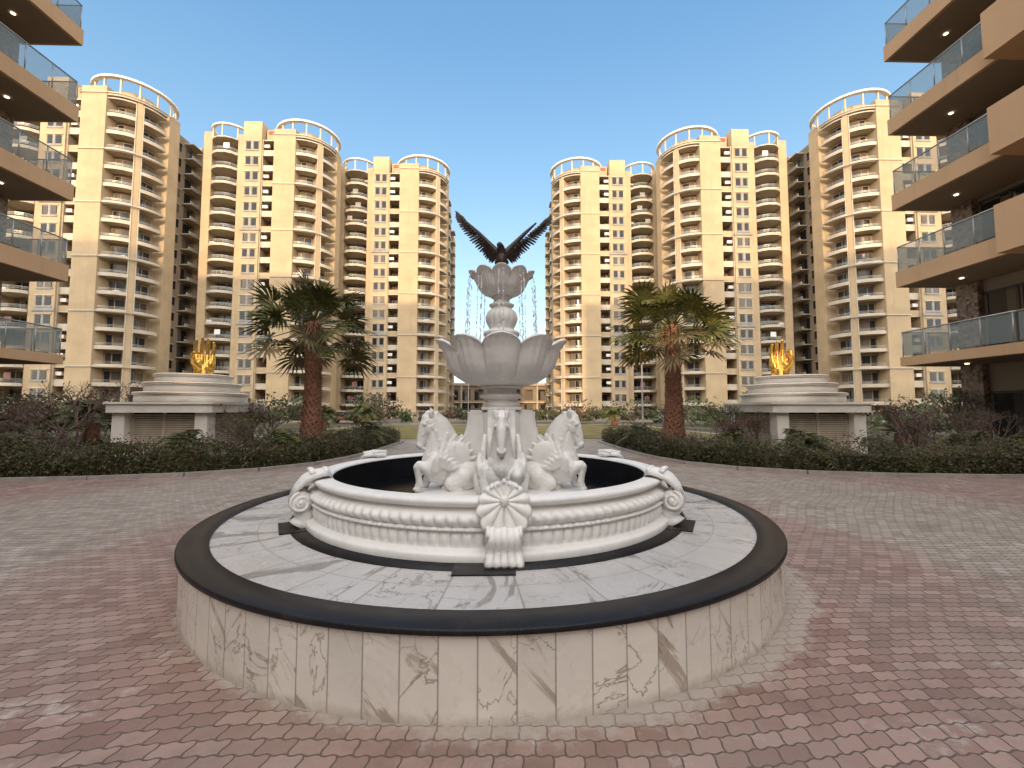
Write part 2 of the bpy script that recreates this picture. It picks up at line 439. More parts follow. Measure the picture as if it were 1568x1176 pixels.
def ear():
    """volute with acanthus leaf climbing over the rim"""
    b = MB()
    cx, cz = 2.07, .725
    nn = 28
    base = len(b.v)
    rings = [(-.13, .03), (-.115, .075), (-.11, .098), (-.085, .106), (0, .096), (.085, .106), (.11, .098), (.115, .075), (.13, .03)]
    for (w, r) in rings:
        for i in range(nn):
            a = 2 * pi * i / nn; b.v.append((cx + r * cos(a), w, cz + r * sin(a)))
    for j in range(len(rings) - 1):
        for i in range(nn):
            i2 = (i + 1) % nn; b.face([base + j * nn + i, base + j * nn + i2, base + (j + 1) * nn + i2, base + (j + 1) * nn + i], 'stone', True)
    b.face([base + i for i in range(nn)], 'stone'); b.face([base + (len(rings) - 1) * nn + i for i in range(nn)], 'stone')
    for sgn in (-1, 1):
        P = []; Q = []
        for i in range(64):
            t = i / 63; a = 1.4 - t * 12.0; rr = .095 * (1 - t * .9)
            P.append((cx + rr * cos(a), sgn * (.11 + .022 * t), cz + rr * sin(a))); Q.append(.016 * (1 - .4 * t))
        b.tube(P, Q, 'stone', 8)
        b.ell((cx, sgn * .133, cz), (.02, .014, .02), 'stone')
    for q in range(-3, 4):
        s = q / 3.0; e = 1 - .35 * abs(s)
        b.tube([(2.15, s * .08, .78), (2.10, s * .11, .86), (2.03, s * .135, .92 + .02 * e), (1.96, s * .15, .95 + .03 * e), (1.88, s * .13, .965 + .03 * e), (1.82, s * .085, .96 + .02 * e), (1.80, s * .04, .93)],
               [.012, .024, .030, .031, .028, .021, .008], 'stone', 8)
        b.ell((1.85, s * .115, .985 + .03 * e), (.028, .022, .026), 'stone', None, 10, 6)
        b.ell((1.98, s * .15, .985 + .03 * e), (.030, .022, .022), 'stone', None, 10, 6)
    b.tube([(2.05, 0, .64), (2.03, 0, .58), (2.05, 0, .52), (2.07, 0, .487)], [.10, .085, .095, .115], 'stone', 14)
    return b
eb = ear(); o = eb.obj('scroll_ornament', (BX, 0, 0), fountain, radians(208))
for a in (332, 30, 90, 150): place('scroll_ornament', o.data, (BX, 0, 0), fountain, radians(a))

b = MB()
b.lathe([(1.02, .50), (1.02, .64), (1.0, .665), (.9, .67), (.3, .70)], 'stone', 96)
b.lathe([(.28, .66), (.28, 1.58)], 'stone', 8)
for a in range(4):
    A = a * pi / 2; c, s_ = cos(A), sin(A)
    outl = [(.1, .6), (.72, .6), (.66, .8), (.54, 1.0), (.44, 1.2), (.385, 1.4), (.37, 1.52), (.37, 1.60), (.1, 1.60)]
    for wid, sh in ((.16, 0.0), (.105, .022), (.03, .04)):
        n = len(outl); base = len(b.v)
        for w in (-wid, wid):
            for (x, z) in outl:
                xx = x + (sh if x > .2 else 0); zz = z - (0.02 if (sh and z > 1.5) else 0)
                b.v.append((xx * c - w * s_, xx * s_ + w * c, zz))
        b.face([base + i for i in range(n)], 'stone'); b.face([base + n + i for i in reversed(range(n))], 'stone')
        for i in range(n):
            j = (i + 1) % n; b.face([base + i, base + n + i, base + n + j, base + j], 'stone')
b.prism([(.33 * cos(pi / 4 + i * pi / 2) * 1.0, .33 * sin(pi / 4 + i * pi / 2)) for i in range(4)], 1.602, 1.64, 'stone')
b.lathe([(.0, 1.64), (.225, 1.64), (.235, 1.66), (.225, 1.68), (.20, 1.69), (.19, 1.72), (.20, 1.735), (.255, 1.745), (.27, 1.765), (.265, 1.785), (.20, 1.80), (.175, 1.83), (.19, 1.85), (.25, 1.865), (.255, 1.885), (.2, 1.90)], 'stone', 64)
o = b.obj('pedestal', (0, 0, 0), fountain)
m = o.modifiers.new('bv', 'BEVEL'); m.width = .008; m.segments = 2; m.limit_method = 'ANGLE'

def lotus(name, pts, N, thick, amp, lift, rot=0.0):
    P = []
    for a, c in zip(pts[:-1], pts[1:]):
        for i in range(4): P.append((a[0] + (c[0] - a[0]) * i / 4, a[1] + (c[1] - a[1]) * i / 4))
    P.append(pts[-1]); n = len(P)
    inner = [(max(.02, r - thick), z + thick * .7) for r, z in reversed(P[2:])]
    Q = P + inner; b = MB()
    def mod(a, r, z, j):
        jj = j if j < n else (2 * n - j - 1)
        t = max(0, min(1, jj / (n - 1))); p = abs(cos(a * N / 2)) ** .55
        r *= 1 - amp * (1 - p) * min(1, t * 2.0)
        z += lift * (p - .6) * t ** 3
        if j < n:
            r += .007 * cos(a * N * 5) * t * p * (r / .75)
            r += .02 * (abs(cos(a * N / 2)) ** 8) * t ** 6 * (r / .75)
        return r, z
    b.lathe(Q, 'stone', 600, mod=mod)
    return b.obj(name, (0, 0, 0), fountain, rot)
lotus('lower_bowl', [(.19, 1.885), (.30, 1.895), (.45, 1.93), (.575, 2.005), (.65, 2.10), (.69, 2.20), (.715, 2.28), (.755, 2.345), (.79, 2.365)], 10, .03, .13, .12, radians(-90))
lotus('upper_bowl', [(.09, 2.985), (.15, 3.0), (.22, 3.03), (.28, 3.085), (.315, 3.145), (.34, 3.20), (.37, 3.24), (.405, 3.255), (.41, 3.255)], 10, .022, .12, .07, radians(-90))
b = MB()
b.lathe([(.02, 2.25), (.25, 2.25), (.26, 2.34), (.24, 2.40), (.19, 2.43), (.185, 2.48), (.21, 2.50), (.225, 2.53), (.21, 2.56), (.165, 2.575), (.15, 2.60), (.165, 2.64), (.185, 2.69), (.19, 2.74), (.17, 2.80),
         (.13, 2.84), (.12, 2.86), (.15, 2.875), (.155, 2.895), (.12, 2.91), (.095, 2.94), (.10, 2.97), (.13, 2.985), (.10, 3.0)], 'stone', 96,
        mod=lambda a, r, z, j: (r * (1 + (.05 * abs(cos(a * 8)) if 2.6 < z < 2.82 else 0)), z))
b.lathe([(.1, 3.05), (.10, 3.20), (.08, 3.24), (.07, 3.29), (.09, 3.31), (.07, 3.33), (.0, 3.335)], 'stone', 32)
b.lathe([(.58, 2.29), (.02, 2.29)], 'water', 48); b.lathe([(.30, 3.18), (.02, 3.18)], 'water', 48)
b.obj('baluster', (0, 0, 0), fountain)

b = MB()
def fall(x, y, z0, z1, vx, vy, dens_):
    n = int((z0 - z1) * dens_)
    for i in range(n):
        z = z0 - (z0 - z1) * R() ** .8; t = sqrt(max(0, (z0 - z)) / 4.9)
        s = U(.0025, .005)
        b.ell((x + vx * t + U(-.008, .008), y + vy * t + U(-.008, .008), z), (s, s, s * U(1.2, 6)), 'drop', None, 5, 4)
for i in range(10):
    A = 2 * pi * i / 10 - pi / 2
    for da in (-.08, .05):
        fall(.40 * cos(A + da), .40 * sin(A + da), 3.24, 2.36, .12 * cos(A), .12 * sin(A), 75)
for i in range(10):
    A = 2 * pi * i / 10 - pi / 2
    fall(.79 * cos(A), .79 * sin(A), 2.34, .66, .10 * cos(A), .10 * sin(A), 14)
b.obj('water_droplets', (0, 0, 0), fountain)

# ------------------------------------------------------------------ winged horses
def horse():
    b = MB(); k = 'stone'
    b.ell((.52, 0, .92), (.30, .21, .22), k)
    b.ell((.70, 0, .94), (.20, .20, .22), k)
    b.ell((.80, .07, .92), (.13, .11, .16), k); b.ell((.80, -.07, .92), (.13, .11, .16), k)
    b.ell((.80, 0, 1.03), (.12, .15, .13), k)
    neck = [(.67, 0, 1.02), (.66, 0, 1.13), (.68, 0, 1.24), (.71, 0, 1.34), (.75, 0, 1.43), (.81, 0, 1.50)]
    rr = [.20, .18, .16, .14, .12, .095]
    for (p, r), (p2, r2) in zip(zip(neck[:-1], rr[:-1]), zip(neck[1:], rr[1:])):
        for t in (0, .33, .66):
            P = Vector(p).lerp(Vector(p2), t); q = r + (r2 - r) * t
            b.ell(P, (q * 1.05, q * .70, q * .9), k)
    b.chain([(.83, 0, 1.0), (.80, 0, 1.14), (.79, 0, 1.26), (.82, 0, 1.37)], [.12, .105, .09, .07], k)
    b.ell((.855, 0, 1.46), (.088, .072, .09), k)
    for s in (-1, 1): b.ell((.858, s * .028, 1.39), (.072, .048, .085), k, Euler((0, radians(-20), 0)))
    b.chain([(.89, 0, 1.50), (.93, 0, 1.40), (.957, 0, 1.30), (.970, 0, 1.215)], [.060, .055, .044, .040], k)
    b.chain([(.875, 0, 1.38), (.91, 0, 1.29), (.94, 0, 1.205)], [.056, .042, .034], k)
    b.ell((.968, 0, 1.185), (.046, .050, .042), k)
    b.ell((.938, 0, 1.150), (.030, .034, .022), k)
    for s in (-1, 1):
        b.ell((.990, s * .036, 1.20), (.018, .016, .024), k)
        b.ell((.912, s * .063, 1.435), (.028, .018, .020), k)
        b.chain([(.890, s * .058, 1.472), (.936, s * .050, 1.442)], [.017, .012], k)
        b.chain([(.885, s * .055, 1.38), (.935, s * .040, 1.30)], [.013, .010], k)
        b.chain([(.835, s * .050, 1.53), (.835, s * .062, 1.58), (.85, s * .058, 1.625)], [.030, .028, .008], k)
        b.ell((.45, s * .17, .85), (.18, .10, .18), k)
        b.chain([(.46, s * .19, .84), (.60, s * .21, .77), (.50, s * .21, .70), (.58, s * .21, .675)], [.12, .08, .048, .040], k)
    hi, lo = (1, -1)
    b.chain([(.77, hi * .13, .98), (.86, hi * .155, .93), (.96, hi * .155, .97), (.98, hi * .155, .95), (.97, hi * .155, .84), (.96, hi * .155, .78), (.98, hi * .155, .735)],
            [.115, .088, .055, .053, .038, .041, .035], k)
    b.ell((.99, hi * .155, .705), (.044, .040, .032), k)
    b.chain([(.77, lo * .13, .96), (.82, lo * .155, .86), (.87, lo * .155, .79), (.88, lo * .155, .77), (.895, lo * .155, .70), (.915, lo * .155, .69)],
            [.115, .082, .055, .053, .038, .040], k)
    b.ell((.925, lo * .155, .683), (.048, .044, .028), k)
    # mane: thick S-curved locks laid on the neck
    for i in range(9):
        t = i / 8
        x = .78 - .25 * t ** 1.1; z = 1.55 - .42 * t
        for s in (-1, 1):
            w = .040 + .070 * t; sw = .018 * sin(i * 1.9)
            b.chain([(x, s * .012, z), (x + .01 + sw, s * (w * .8), z - .03), (x + .055 + sw, s * (w + .012), z - .09), (x + .05 - sw, s * (w + .018), z - .16)],
                    [.042, .034, .026, .010], k, 8)
    for s in (-1, 1): b.chain([(.87, s * .01, 1.575), (.925, s * .02, 1.525), (.952, s * .006, 1.46)], [.028, .024, .010], k, 8)
    # folded wings: layered blunt feathers
    for s in (-1, 1):
        b.ell((.57, s * .20, 1.07), (.19, .045, .17), k, Euler((0, radians(35), 0)))
        for row, (L0, yo, nn) in enumerate(((.40, .215, 7), (.28, .238, 6), (.17, .258, 5))):
            for i in range(nn):
                t = i / (nn - 1)
                a = radians(98 + 66 * t); bx = .74 - .10 * t; bz = .98 - .05 * t
                L = L0 * (1 - .3 * abs(t - .35))
                P0 = Vector((bx, s * (yo - .03), bz)); P1 = P0 + Vector((cos(a) * L * .55, s * .008, sin(a) * L * .55)); P2 = P0 + Vector((cos(a + .12) * L, -s * .01, sin(a + .12) * L))
                b.chain([P0, P1, P2], [.020, .034, .024], k, 8)
        b.chain([(.80, s * .20, .93), (.77, s * .23, 1.03), (.72, s * .23, 1.12)], [.05, .038, .025], k)
    return b
hb = horse(); hm = None
for i, (ang, dr) in enumerate(((180, 8), (270, 0), (0, -8), (90, 0))):
    if hm is None:
        o = hb.obj('winged_horse_statue', (0, FY, 0), None, radians(ang + dr)); hm = o.data
    else:
        o = place('winged_horse_statue', hm, (0, FY, 0), None, radians(ang + dr))
    if ang == 0: o.scale = (.98, -1, 1)
    remesh(o, .0080, 1)

# ------------------------------------------------------------------ eagle
eagle = empty('eagle_statue', (0, FY, -.07))
b = MB(); k = 'bronze'
b.ell((0, .01, 3.55), (.075, .095, .13), k, Euler((radians(-25), 0, 0)))
b.chain([(0, -.02, 3.62), (-.01, -.06, 3.67), (-.025, -.10, 3.685)], [.060, .045, .038], k)
b.chain([(-.03, -.13, 3.685), (-.035, -.16, 3.67), (-.035, -.17, 3.65)], [.018, .012, .004], k, 8)
for s in (-1, 1):
    b.chain([(s * .04, -.01, 3.50), (s * .05, -.02, 3.45), (s * .045, -.02, 3.41)], [.05, .03, .014], k)
    for q in (-1, 0, 1): b.chain([(s * .045, -.02, 3.405), (s * .045 + q * .02, -.065, 3.398)], [.012, .006], k, 8)
    b.chain([(s * .04, .0, 3.61), (s * .15, .0, 3.73), (s * .29, .01, 3.88), (s * .43, .03, 4.02)], [.05, .034, .024, .012], k)
o = b.obj('body', (0, 0, 0), eagle); remesh(o, .006, 2)
b = MB()
def feather(p, d, L, w, nrm, bend=.1):
    p = Vector(p); d = Vector(d).normalized(); nrm = Vector(nrm); sd = d.cross(nrm).normalized(); nrm = sd.cross(d).normalized()
    st = [(0, .45), (.3, 1), (.75, .9), (.93, .55), (1, .08)]
    base = len(b.v)
    for t, ww in st:
        c = p + d * L * t - nrm * bend * L * t * t
        for s in (-1, 0, 1): b.v.append(tuple(c + sd * w * ww * s + nrm * (.004 if s == 0 else 0)))
    for i in range(len(st) - 1):
        for s in (0, 1):
            q = base + i * 3 + s; b.face([q, q + 1, q + 4, q + 3], 'bronze')
arm = [Vector((.05, .0, 3.61)), Vector((.16, .0, 3.735)), Vector((.30, .01, 3.885)), Vector((.43, .03, 4.02)), Vector((.48, .04, 4.075))]
def armp(t):
    t *= len(arm) - 1; i = min(int(t), len(arm) - 2); return arm[i].lerp(arm[i + 1], t - i)
for s in (-1, 1):
    for row, (n, L0, w, yo) in enumerate(((28, .17, .018, .02), (24, .11, .018, .0), (20, .065, .016, -.02))):
        for i in range(n):
            t = i / (n - 1); p = armp(t)
            a = radians(-48 + 94 * t ** 1.5)
            L = L0 * (.85) * U(.9, 1.08)
            if row > 0: L *= (1 - .3 * t)
            d = Vector((s * cos(a), .35 * (1 - t), sin(a)))
            feather((s * p.x * (1.12 if s > 0 else 1), p.y + yo, p.z - (.03 * t if s > 0 else 0)), d, L, w, (0, -1, .25), U(.02, .10))
for i in range(9):
    a = (i - 4) * .11
    feather((a * .15, .08, 3.48), (a, .65, -.6), .16, .022, (0, 1, .4), .0)
b.obj('feathers', (0, 0, 0), eagle)

# ------------------------------------------------------------------ golden hand on tiered pavilion
def hand(touch):
    b = MB(); k = 'gold'
    b.chain([(0, 0, -.02), (0, .0, .14)], [.20, .17], k)
    for i in range(4):
        kx = -.21 + i * .14
        b.chain([(kx * .6, 0, .08), (kx * .9, .02, .32), (kx, .03, .54)], [.13, .11, .078], k)
    b.ell((-.17, -.06, .28), (.10, .10, .18), k, Euler((0, radians(20), 0)))
    b.ell((.16, -.05, .26), (.09, .09, .18), k)
    L = [.44, .52, .49, .38]
    for i in range(4):
        kx = -.21 + i * .14; sp = (i - 1.5) * .018; l = L[i]; c = .5 + .12 * i
        if touch and i == 0: pts = [(kx, .02, .56), (kx - .03, -.13, .74), (kx - .06, -.27, .70), (kx - .07, -.32, .58)]
        else: pts = [(kx, .03, .56), (kx + sp, .01, .56 + l * .46), (kx + sp * .8, -.06 * c * 1.4, .56 + l * .78), (kx, -.20 * c, .56 + l * .98)]
        b.chain(pts, [.062, .057, .050, .040], k)
    b.chain([(-.13, -.06, .20), (-.28, -.14, .34), (-.31, -.23, .48), (-.27, -.31, .60)], [.11, .078, .062, .046], k)
    return b
def pavilion(x, y, flip, touch, hx, hrot):
    e = empty('hand_monument', (x, y, 0))
    b = MB(); H = 1.52; w = 1.50
    b.box(-w - .1, w + .1, -w - .1, w + .1, 0, .12, 'white')
    for sx in (-1, 1):
        for sy in (-1, 1):
            cx, cy = sx * (w - .19), sy * (w - .19)
            b.box(cx - .2, cx + .2, cy - .2, cy + .2, .12, H, 'white')
    b.box(-w + .35, w - .35, -w + .35, w - .35, .12, H, 'dark')
    nl = 18
    for i in range(nl):
        z = .16 + i * (H - .2) / nl
        for s in (-1, 1):
            yy = s * (w - .22)
            b.box(-w + .41, w - .41, min(yy, yy - s * .06), max(yy, yy - s * .06), z, z + .055, 'louvre')
            b.box(min(yy, yy - s * .06), max(yy, yy - s * .06), -w + .41, w - .41, z, z + .055, 'louvre')
    for s in (-1, 1):
        b.box(-.04, .04, s * (w - .20) - .03, s * (w - .20) + .03, .12, H, 'louvre')
        b.box(s * (w - .20) - .03, s * (w - .20) + .03, -.04, .04, .12, H, 'louvre')
    W = w + .18
    def octo(W, ch): return [(-W + ch, -W), (W - ch, -W), (W, -W + ch), (W, W - ch), (W - ch, W), (-W + ch, W), (-W, W - ch), (-W, -W + ch)]
    b.prism(octo(W, .12), H + .002, H + .27, 'white'); b.prism(octo(W + .06, .14), H + .271, H + .34, 'white')
    z = H + .341
    for r, h in ((1.64, .34), (1.40, .34), (1.12, .30)):
        b.lathe([(r - .06, z), (r, z + .03), (r + .005, z + h * .5), (r - .02, z + h - .10), (r + .055, z + h - .09), (r + .065, z + h - .03), (r + .03, z + h), (.01, z + h)], 'white', 72)
        z += h + .001
        b.lathe([(r + .072, z - .055), (r + .078, z - .045), (r + .072, z - .038)], 'gold', 72)
    b.lathe([(.55, z), (.55, z + .03), (.3, z + .06), (.01, z + .06)], 'gold', 48)
    b.obj('tiered_base', (0, 0, 0), e)
    hb = hand(touch); o = hb.obj('hand', (hx, -.1, z + .03), e, radians(hrot), (flip * 1.15, 1.15, 1.2)); remesh(o, .014, 2)
pavilion(-11.0, 15.7, 1, False, .38, 35)
pavilion(10.7, 15.7, -1, True, -.42, -25)

# ------------------------------------------------------------------ palms
def fan_palm(name, x, y, H, seed, cr=1.0):
    random.seed(seed); b = MB()
    n = 26; P = []; Q = []
    for i in range(n):
        t = i / (n - 1); P.append((.05 * sin(t * 3), 0, H * t)); Q.append(.20 * (1 - t) ** 3 + .235 + .02 * (i % 2))
    b.tube(P, Q, 'bark', 16)
    for i in range(520):
        a = i * 2.39996; z = H * (i / 520); r = .20 * (1 - z / H) ** 3 + .235
        d = Vector((cos(a), sin(a), 0)); sdv = Vector((-sin(a), cos(a), 0)); c = Vector((.05 * sin(z / H * 3), 0, z)) + d * (r - .01)
        w = .05; up = Vector((0, 0, .13)); tip = c + up + d * U(.04, .11)
        b.poly([c - sdv * w, c + sdv * w, tip], 'bark'); b.poly([c + sdv * w, c + Vector((0, 0, .06)), tip], 'bark'); b.poly([c - sdv * w, tip, c + Vector((0, 0, .06))], 'bark')
    top = Vector((0, 0, H + .05)); NL = 44
    for i in range(NL):
        t = (i + .5) / NL; el = radians(76 - 108 * t ** .85 + U(-9, 9)); az = i * 2.39996 + U(-.3, .3)
        d = Vector((cos(az) * cos(el), sin(az) * cos(el), sin(el)))
        pl = U(1.15, 1.65) * cr * (1.0 if t > .2 else .60)
        mat = 'palm' if t < .82 or R() < .3 else 'palmdry'
        s0 = top + Vector((0, 0, -.35 * t)); sag = Vector((0, 0, -.10))
        hub = s0 + d * pl + sag
        b.tube([s0, s0 + d * pl * .5, hub], [.03, .02, .014], mat, 4, False)
        dd = (d + Vector((0, 0, -.05))).normalized(); side = dd.cross(Vector((0, 0, 1)))
        if side.length < .1: side = Vector((1, 0, 0))
        side.normalize(); nr = side.cross(dd).normalized()
        roll = U(-1.1, 1.1); side, nr = side * cos(roll) + nr * sin(roll), nr * cos(roll) - side * sin(roll)
        ns = 20; Lf = U(.80, 1.02) * cr * (1 if t > .15 else .85)
        for q in range(ns):
            a = radians(-120 + 240 * q / (ns - 1)); u = dd * cos(a) + side * sin(a); wv = (side * cos(a) - dd * sin(a))
            L = Lf * (.66 + .34 * cos(a * .7)) * U(.92, 1.05); w = .052 * cr
            fold = nr * .022 * (1 if q % 2 else -1)
            p0 = hub; p1 = hub + u * L * .50 + fold + nr * .05; p2 = hub + u * L * .80 + fold + Vector((0, 0, -.01 * L)); p3 = hub + u * L * 1.05 + Vector((0, 0, -U(.02, .16) * L))
            base = len(b.v)
            b.v += [tuple(p0), tuple(p1 - wv * w), tuple(p1 + wv * w), tuple(p2 - wv * w * .5), tuple(p2 + wv * w * .5), tuple(p3)]
            b.face([base, base + 1, base + 2], mat); b.face([base + 1, base + 3, base + 4, base + 2], mat); b.face([base + 3, base + 5, base + 4], mat)
    for i in range(60):
        az = U(0, 6.28); p = top + Vector((cos(az) * .28, sin(az) * .28, -U(.1, .7))); e = p + Vector((cos(az) * U(.1, .4), sin(az) * U(.1, .4), -U(.3, .7)))
        b.tube([p, e], [.03, .006], 'palmdry', 3, False)
    return b.obj(name, (x, y, 0))
fan_palm('fan_palm_tree', -6.55, 15.0, 4.65, 3)
fan_palm('fan_palm_tree', 6.0, 15.0, 4.6, 5)
random.seed(11)
def cycad(x, y, s, k='palm'):
    b = MB()
    b.tube([(0, 0, 0), (0, 0, .35 * s)], [.12 * s, .10 * s], 'bark', 8)
    for i in range(26):
        az = i * 2.4; el = radians(U(20, 75)); L = s * U(.7, 1.0); P = []
        for j in range(7):
            t = j / 6; r = L * t * cos(el); P.append(Vector((cos(az) * r, sin(az) * r, .35 * s + L * (sin(el) * t - .65 * t * t))))
        b.tube(P, [.008 * s] * 7, k, 3, False)
        for j in range(14):
            t = .15 + .85 * j / 13; q = t * 6; i0 = min(5, int(q)); c = P[i0].lerp(P[i0 + 1], q - i0); d = (P[i0 + 1] - P[i0]).normalized()
            sd = d.cross(Vector((0, 0, 1))).normalized()
            for sg in (-1, 1):
                e = c + (sd * sg + d * .7 + Vector((0, 0, -.2))).normalized() * s * .24 * (1 - .5 * t)
                b.poly([c, c + d * .035 * s, e], k)
    return b.obj('cycad_plant', (x, y, 0))
cy = cycad(-8.7, 11.9, 1.2); cme = cy.data
for x, y, s in ((7.0, 13.0, 1.2), (8.4, 12.0, 1.25), (13.2, 11.9, 1.2), (-6.6, 13.3, 1.2), (-5.9, 15.6, 1.0), (-13.6, 12.2, 1.1), (-5.6, 18.2, 1.3), (5.7, 17.6, 1.2), (9.6, 13.0, .9), (15.3, 12.3, 1.0), (-11.2, 12.6, .8),
                (-13.5, 33, 2.2), (14.3, 35, 2.1), (-12.5, 40, 2.6), (11.3, 43, 2.3), (-9.3, 13.0, 1.2), (-16, 14, 1.6), (16, 17, 1.6), (-18.5, 20, 2.4)):
    place('cycad_plant', cme, (x, y, .0), None, U(0, 6), (s, s, s))
def bare_tree(h, seed, leafk='hedge2', nleaf=260):
    random.seed(seed); b = MB(); tips = []
    def grow(p, d, L, r, lev):
        q = p + d * L; mid = p + d * L * .5 + Vector((U(-1, 1), U(-1, 1), U(-.3, .3))) * L * .08
        b.tube([p, mid, q], [r, r * .8, r * .6], 'twig', 5 if lev < 2 else 3, False); tips.append((q, lev)); tips.append((mid, lev))
        if lev < 4:
            for _ in range(3 if lev < 3 else 2):
                nd = (d + Vector((U(-1, 1), U(-1, 1), U(-.35, .7))) * .75).normalized(); grow(q, nd, L * U(.55, .8), r * .58, lev + 1)
    for s in range(3):
        grow(Vector((U(-.1, .1), U(-.1, .1), 0)), Vector((U(-.4, .4), U(-.4, .4), 1)).normalized(), h * .33, .022 * h, 0)
    tt = [p for p, l in tips if l >= 2]
    for _ in range(nleaf):
        p = random.choice(tt); b.leaf(p + Vector((U(-1, 1), U(-1, 1), U(-1, 1))) * .09, U(.025, .05), leafk)
    return b
tm = [bare_tree(2.2, s, lk, nl).obj('small_tree', (x, y, 0)).data for s, lk, nl, x, y in ((1, 'hedge2', 260, -8.3, 14.3), (2, 'leafg', 420, 8.1, 15.2), (3, 'hedge2', 150, -13.9, 13.5))]
random.seed(21)
for x, y, s in ((14.2, 14.6, 1.1), (15.4, 13.8, 1.0), (-15.8, 13.3, 1.2), (-14.9, 15.5, 1.3), (-8.1, 13.2, .8), (7.2, 14.3, .7), (13.2, 13.4, .8), (-8.4, 18.5, 1.1), (7.6, 19, 1.1), (-17, 15, 1.3), (16.8, 15.5, 1.3), (-16.6, 19, 1.4),
                (-7.4, 12.7, .75), (-7.7, 14.0, .95), (7.3, 12.6, .7), (8.5, 14.2, .9), (12.9, 12.6, .7), (-12.6, 12.2, .6), (14.6, 12.7, .8), (-14.6, 12.4, .85), (5.9, 14.0, .5)):
    place('small_tree', random.choice(tm), (x, y, 0), None, U(0, 6), (s, s, s * U(.85, 1.05)))
b = MB()
for sx in (1, -1):
    for i in range(75):
        x = U(5.6, 24) * sx; y = U(12.5, 21)
        if abs(abs(x) - 10.8) < 2.3 and 13.3 < y < 18.1: continue
        if abs(x) < 7.5 and y < 13.5: y += 1.5
        h = U(.3, .85); w = U(.35, .9); k = random.choice(['leafg', 'hedge', 'hedge2', 'hedge'])
        for _ in range(260):
            a = U(0, 2 * pi); rr = w * sqrt(R()); z = h * (1 - (rr / w) ** 2) * U(.3, 1.1)
            b.leaf((x + rr * cos(a), y + rr * sin(a), z), U(.03, .06), k)
b.obj('garden_shrubs')
b = MB(); random.seed(31)
def clump(x, y, h, w, n, k, s0=.12, s1=.25):
    for _ in range(n):
        a = U(0, 2 * pi); ph = math.acos(U(-.3, 1)); q = U(.3, 1.05)
        b.leaf((x + w * q * sin(ph) * cos(a), y + w * q * sin(ph) * sin(a), max(.1, h * .45 + h * .55 * q * cos(ph))), U(s0, s1), k)
for i in range(170):
    x = U(-56, 56); y = U(49, 55) if abs(x) < 18 else U(38, 52)
    h = U(.9, 2.2) if R() < .8 else U(2.5, 4.0)
    if abs(x) < 9: h = min(h, 1.8)
    clump(x, y, h, h * U(.6, .9), 190, random.choice(['hedge', 'leafg', 'hedge', 'hedge2']))
for i in range(120):
    sx = random.choice((-1, 1)); x = sx * U(15, 42); y = U(22, 38); h = U(1.0, 2.4); clump(x, y, h, h * .9, 200, random.choice(['hedge', 'leafg', 'hedge2']), .08, .17)
b.obj('distant_shrubs')

